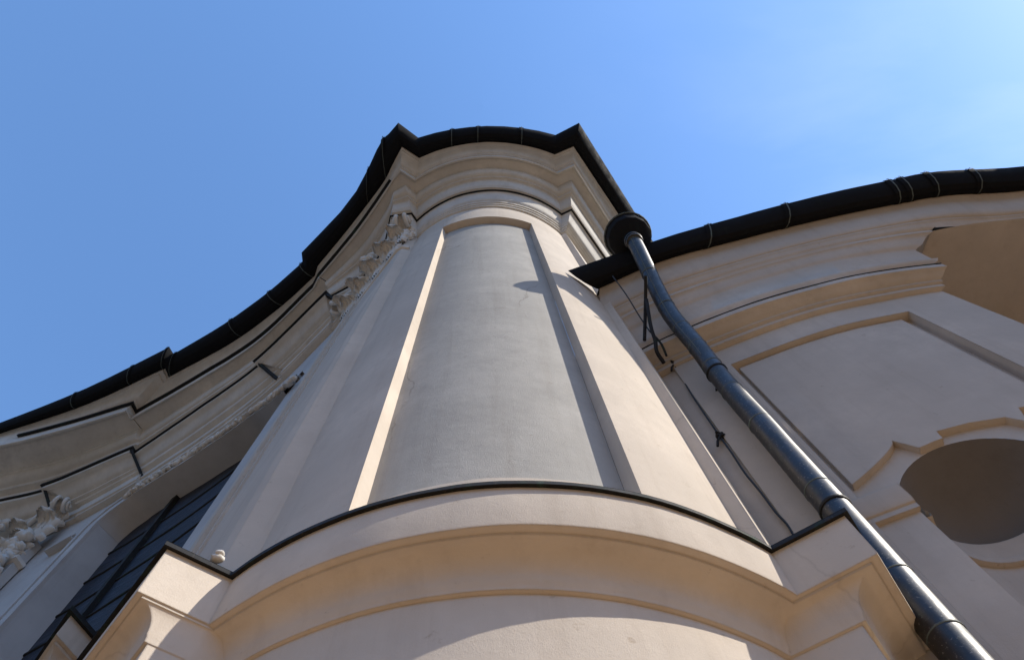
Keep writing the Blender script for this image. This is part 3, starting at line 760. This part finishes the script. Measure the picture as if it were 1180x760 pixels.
# facade beyond the corner, set back under the crown moulding
back = [endp] + [RW[i] + nb * (1.25 + 0.25 * math.sin((i - CORN) / 20 * 3.1)) for i in range(CORN + 3, len(RW))]
bm = bmesh.new()
bq = offset(back, 0.10)
loft(bm, back, bq, [(0, -1.6), (0, 9.72*U), (0.5, 9.75*U), (0.5, 9.86*U), (1, 9.90*U), (1, 9.98*U), (0, 10.0*U), (0, z0 + 0.14)])
Aedge = [lerp(Rw['A'][i], Rw['Gi'][i], 0.34 + 0.23 * math.sin(math.pi / 2 * min(1, (i - CORN) / 9))) for i in range(CORN, len(RW))]
a_ = [bm.verts.new((*q, z0 + 0.133)) for q in Aedge]; far = [bm.verts.new((*q, z0 + 0.133)) for q in [endp] + back[1:]]
while len(far) < len(a_): far.insert(1, bm.verts.new((*lerp(endp, back[1], len(far) / 40), z0 + 0.133)))
for k in range(len(a_) - 1): bm.faces.new((a_[k], a_[k + 1], far[min(k + 1, len(far) - 1)], far[min(k, len(far) - 1)]))
link('recessed_wall', bm, M['wing'], rw, 35)

# ================================================================== gutters
def gutter(name, label, G, Gi, zg, zi, loc, collars, step=1, parent_roof=None):
    t_ = thing(name, loc, label, 'gutter')
    bm = bmesh.new()
    d_ = zg - zi
    prof = [(-0.10, zi + 0.03), (0.0, zi - 0.02), (0.12, zi - 0.10), (0.32, zi - 0.15), (0.55, zi - 0.13), (0.78, zi - 0.03), (0.93, zi + 0.4 * d_), (1.0, zg - 0.05), (1.02, zg), (0.98, zg + 0.03), (0.93, zg), (0.9, zg - 0.05), (0.2, zg - 0.05), (-0.1, zg + .02)]
    loft(bm, Gi, G, prof); link('trough', bm, M['gutter'], t_, 24)
    for u in collars:
        i = int(u); i = max(0, min(len(G) - 2, i)); f = u - i
        g0, h0 = lerp(G[i], G[i + 1], f), lerp(Gi[i], Gi[i + 1], f)
        dd_ = (G[i + 1] - G[i]).normalized() * 0.07
        bm = bmesh.new()
        pr2 = [(t2 * 1.0 + (0.035 if t2 > 0.5 else 0.0), z - (0.02 if z < zg - .04 else -.01)) for t2, z in prof[:10]]
        loft(bm, [h0 - dd_, h0 + dd_], [g0 - dd_, g0 + dd_], pr2); link('joint_collar', bm, M['gutter'], t_, 24)
        bm = bmesh.new(); dd_ = dd_ * 0.16
        loft(bm, [h0 - dd_, h0 + dd_], [g0 - dd_, g0 + dd_], [(t2 + (0.05 if t2 > 0.5 else 0.0), z - 0.012) for t2, z in pr2]); link('solder_seam', bm, M['solder'], t_, 24)
    return t_
def coarse(P, keep):                       # sheet-metal lengths are straight between joints
    return [P[i] for i in keep]
nT = len(T['G'])
kT = list(range(0, NL, 3)) + ([NL - 1] if (NL - 1) % 3 else []) + list(range(NL, NL + 41, 5)) + list(range(NL + 41, nT))
gutter('roof_gutter', 'dark copper gutter crowning the highest cornice of the rounded corner bay', coarse(T['G'], kT), coarse(T['Gi'], kT), 24.5, 24.2, (0.1, 0.6, 24.2), [4, 6, NL // 3 + 3, NL // 3 + 4.5, NL // 3 + 7])
kL = [0] + list(range(1, BRK, 3)) + list(range(BRK, len(Lw['G']) - 1, 3)) + [len(Lw['G']) - 1]
gutter('roof_gutter', 'dark copper gutter sweeping along the concave left facade against blue sky', coarse(Lw['G'], kL), coarse(Lw['Gi'], kL), 24.5, 24.2, (-9, 7, 24.2), [8.5, 11.2, 12.9, 14.1, 18.5, 22, 25.8])
kR = list(range(0, len(Rw['G']), 2))
gr = gutter('roof_gutter', 'dark copper gutter along the lower right wing, with its pointed end over the bay', coarse(Rw['G'], kR), coarse(Rw['Gi'], kR), RZ['G'], RZ['Gi'], (4.5, 2, RZ['Gi']), [8, 13, 20.2, 21.3, 24, 27])
# small pointed end plate
bm = bmesh.new(); g0, h0 = Rw['G'][0], Rw['Gi'][0]
pr = [(0.0, RZ['Gi'] - 0.02), (0.12, RZ['Gi'] - .1), (0.55, RZ['Gi'] - .13), (0.93, RZ['Gi'] + .1), (1.02, RZ['G']), (0.2, RZ['G']), (-0.1, RZ['G'])]
bm.faces.new([bm.verts.new((*lerp(h0, g0, t2), z)) for t2, z in pr]); link('end_plate', bm, M['gutter'], gr)

# ================================================================== downpipe
def at(px, py, h):
    q = ang(px, py) * h; return Vector((q.x, q.y, h))
dp = thing('downpipe', (2.85, 3.1, -1.6), 'weathered dark copper downpipe with a round hopper head, slanting then dropping past the ledge', 'downpipe')
PX, PY, PR_ = 3.03, 3.375, 0.133
hp = at(728, 276, 14.0)
path = [hp + Vector((0, 0, -0.08)), hp + Vector((0.012, 0.06, -0.45)), at(768, 354, 11.75), at(804, 400, 10.35), at(838, 444, 9.15), Vector((PX, PY, 7.9)), Vector((PX, PY, 7.0))]
body = smooth3(path, 6) + [Vector((PX, PY, z)) for z in (6, 4.5, 3, 1, -1.6)]
bm = bmesh.new(); tube(bm, body, PR_, 24); link('pipe', bm, M['pipe'], dp, 50)
def ring_at(p_, d_, r_, w_, name='joint_ring', m_='solder'):
    bm = bmesh.new(); tube(bm, [p_ - d_ * w_, p_ - d_ * w_ * 0.6, p_ + d_ * w_ * 0.6, p_ + d_ * w_], [r_ * 0.97, r_, r_, r_ * 0.97], 24); return link(name, bm, M[m_], dp, 40)
for k in (5, 9, 12, 15, 18, 21, 25, 30):
    k = min(k, len(body) - 2); d_ = (body[k + 1] - body[k - 1]).normalized(); ring_at(body[k], d_, PR_ + 0.005, 0.012)
for z in (6.35, 4.95, 4.3):
    ring_at(Vector((PX, PY, z)), Vector((0, 0, 1)), PR_ + 0.005, 0.010)
# standing solder seam on the upper pipe
bm = bmesh.new(); sp = []
for k in range(3, 21):
    d_ = (body[k + 1] - body[k - 1]).normalized(); vdir = (-body[k]).normalized(); nn = (vdir - d_ * vdir.dot(d_)).normalized(); sp.append(body[k] + nn * (PR_ - 0.002) + d_.cross(nn) * 0.02)
tube(bm, sp, 0.008, 6); link('solder_seam', bm, M['solder'], dp)
# hopper head
bm = bmesh.new(); ax = Vector((0, 0, 1))
prof_h = [(0.01, -0.11), (0.125, -0.10), (0.135, 0.02), (0.15, 0.10), (0.27, 0.20), (0.35, 0.30), (0.36, 0.36), (0.37, 0.50), (0.385, 0.52), (0.385, 0.56), (0.33, 0.56), (0.30, 0.30), (0.10, 0.15)]
n_ = 14; rows = [[bm.verts.new(hp + Vector((1.12 * r_ * math.cos(2 * math.pi * k / n_), 1.12 * r_ * math.sin(2 * math.pi * k / n_), z_ - 0.15))) for k in range(n_)] for r_, z_ in prof_h]
for r0, r1 in zip(rows, rows[1:]):
    for k in range(n_): bm.faces.new((r0[k], r0[(k + 1) % n_], r1[(k + 1) % n_], r1[k]))
hop = link('hopper_head', bm, M['gutter'], dp, 25)
bm = bmesh.new(); c_ = hp + Vector((0, 0, 0.405))
tube(bm, [c_ + Vector((0.437 * math.cos(a_), 0.437 * math.sin(a_), 0)) for a_ in [k / 28 * 2 * math.pi for k in range(29)]], 0.016, 6); link('rim_bead', bm, M['solder'], hop)
d_ = (body[3] - body[0]).normalized()
ring_at(body[0] + d_ * 0.10, d_, PR_ + 0.030, 0.05, 'neck_collar', 'pipe'); ring_at(body[0] + d_ * 0.22, d_, PR_ + 0.018, 0.03, 'neck_collar', 'pipe')
# wall clamps with their screws
for pz in (at(829, 432, 9.5), Vector((PX, PY, 6.0))):
    k = min(range(len(body)), key=lambda j: (body[j] - pz).length); d_ = (body[k] - body[k - 1]).normalized() if pz.z > 7 else Vector((0, 0, -1)); pc = body[k] if pz.z > 7 else pz
    o = ring_at(pc, d_, PR_ + 0.014, 0.02, 'pipe_clamp', 'flash')
    bm = bmesh.new(); tube(bm, [pc + Vector((0.09, 0.06, 0)), pc + Vector((0.19, 0.03, 0.0))], 0.022, 8); tube(bm, [pc + Vector((0.16, 0.0, 0)), pc + Vector((0.17, 0.10, 0))], 0.016, 6); link('clamp_screw', bm, M['flash'], o)
    bm = bmesh.new(); tube(bm, [pc + Vector((0, 0.1, 0)), pc + Vector((0.03, 0.45, 0))], 0.018, 8); link('clamp_arm', bm, M['flash'], o)
# forked stay under the slanting pipe
bm = bmesh.new(); tube(bm, smooth3([at(744, 318, 12.2), at(744, 350, 12.0), at(743, 392, 11.4)], 4), 0.028, 8)
tube(bm, smooth3([at(745, 345, 12.0), at(750, 375, 11.4), at(755, 392, 11.1), at(757, 405, 10.9), at(765, 418, 10.75)], 5), 0.030, 8); tube(bm, smooth3([at(752, 384, 11.25), at(762, 396, 11.0), at(768, 410, 10.8)], 4), 0.018, 6)
link('stay_bracket', bm, M['flash'], dp)

# ================================================================== lightning conductor on the corner strip
cb = thing('lightning_cable', (2.6, 3.5, -1.6), 'thin black lightning cable running down the wall strip beside the downpipe', 'cable')
def on_strip(px, py, d=0.05):
    e = on_wall(RW, px, py)
    i = min(int(e[0]), len(RL) - 2); s_ = lerp(RL[i], RL[i + 1], e[0] - i); q = rw_at(s_, d); a_ = ang(px, py); h = q.dot(a_) / a_.dot(a_); return Vector((q.x, q.y, h))
pts = [at(706, 318, 13.3), at(722, 340, 12.7), at(742, 372, 12.0), on_strip(776, 420), on_strip(795, 452), on_strip(812, 478), on_strip(829, 503), on_strip(842, 521), on_strip(858, 545), on_strip(875, 566), on_strip(893, 590), on_strip(908, 607), on_strip(925, 640)]
bm = bmesh.new(); tube(bm, smooth3(pts, 6), 0.011, 8); link('cable', bm, M['cable'], cb)
for q in (pts[3], pts[6]):
    bm = bmesh.new(); tube(bm, [q + Vector((0.03, -0.04, 0.02)), q + Vector((-0.06, 0.0, -0.12)), q + Vector((-0.08, .03, -0.2))], 0.016, 8); box(bm, q + Vector((-0.04, -0.04, -0.03)), (0.085, 0, 0), (0, 0.06, 0), (0, 0, 0.07)); tube(bm, [q + Vector((-.05, -.05, .03)), q + Vector((.06, -.02, .0))], .014, 6)
    link('cable_clip', bm, M['flash'], cb)
# flat corner strip of the apse wall
bm = bmesh.new()
qs = [on_wall(RW, 912, 607)]
sC = 0.78 * U
cols = [(s_, d) for s_, d in ((sC, 0.0), (sC, 0.045), (1.34 * U, 0.045), (1.34 * U, 0.0))]
A_ = [rw_at(s_, d) for s_, d in cols]; loft(bm, A_, A_, [(0, -1.6), (0, zW + 0.0)])
link('corner_strip', bm, M['wing'], rw, 30)

# ================================================================== small things
bm = bmesh.new(); q = at(249, 645, 5.08)
blob(bm, q + Vector((0, 0, 0.02)), 0.055, 0.04, 0.03, None, 0.12, 3); blob(bm, q + Vector((0.014, -0.02, 0.052)), 0.038, 0.032, 0.026, None, 0.14, 5)
bm_o = link('stone', bm, M['stucco'], None, 50)
tag(bm_o, 'small pale knob of stone lying on the left end of the bay ledge', 'stone')
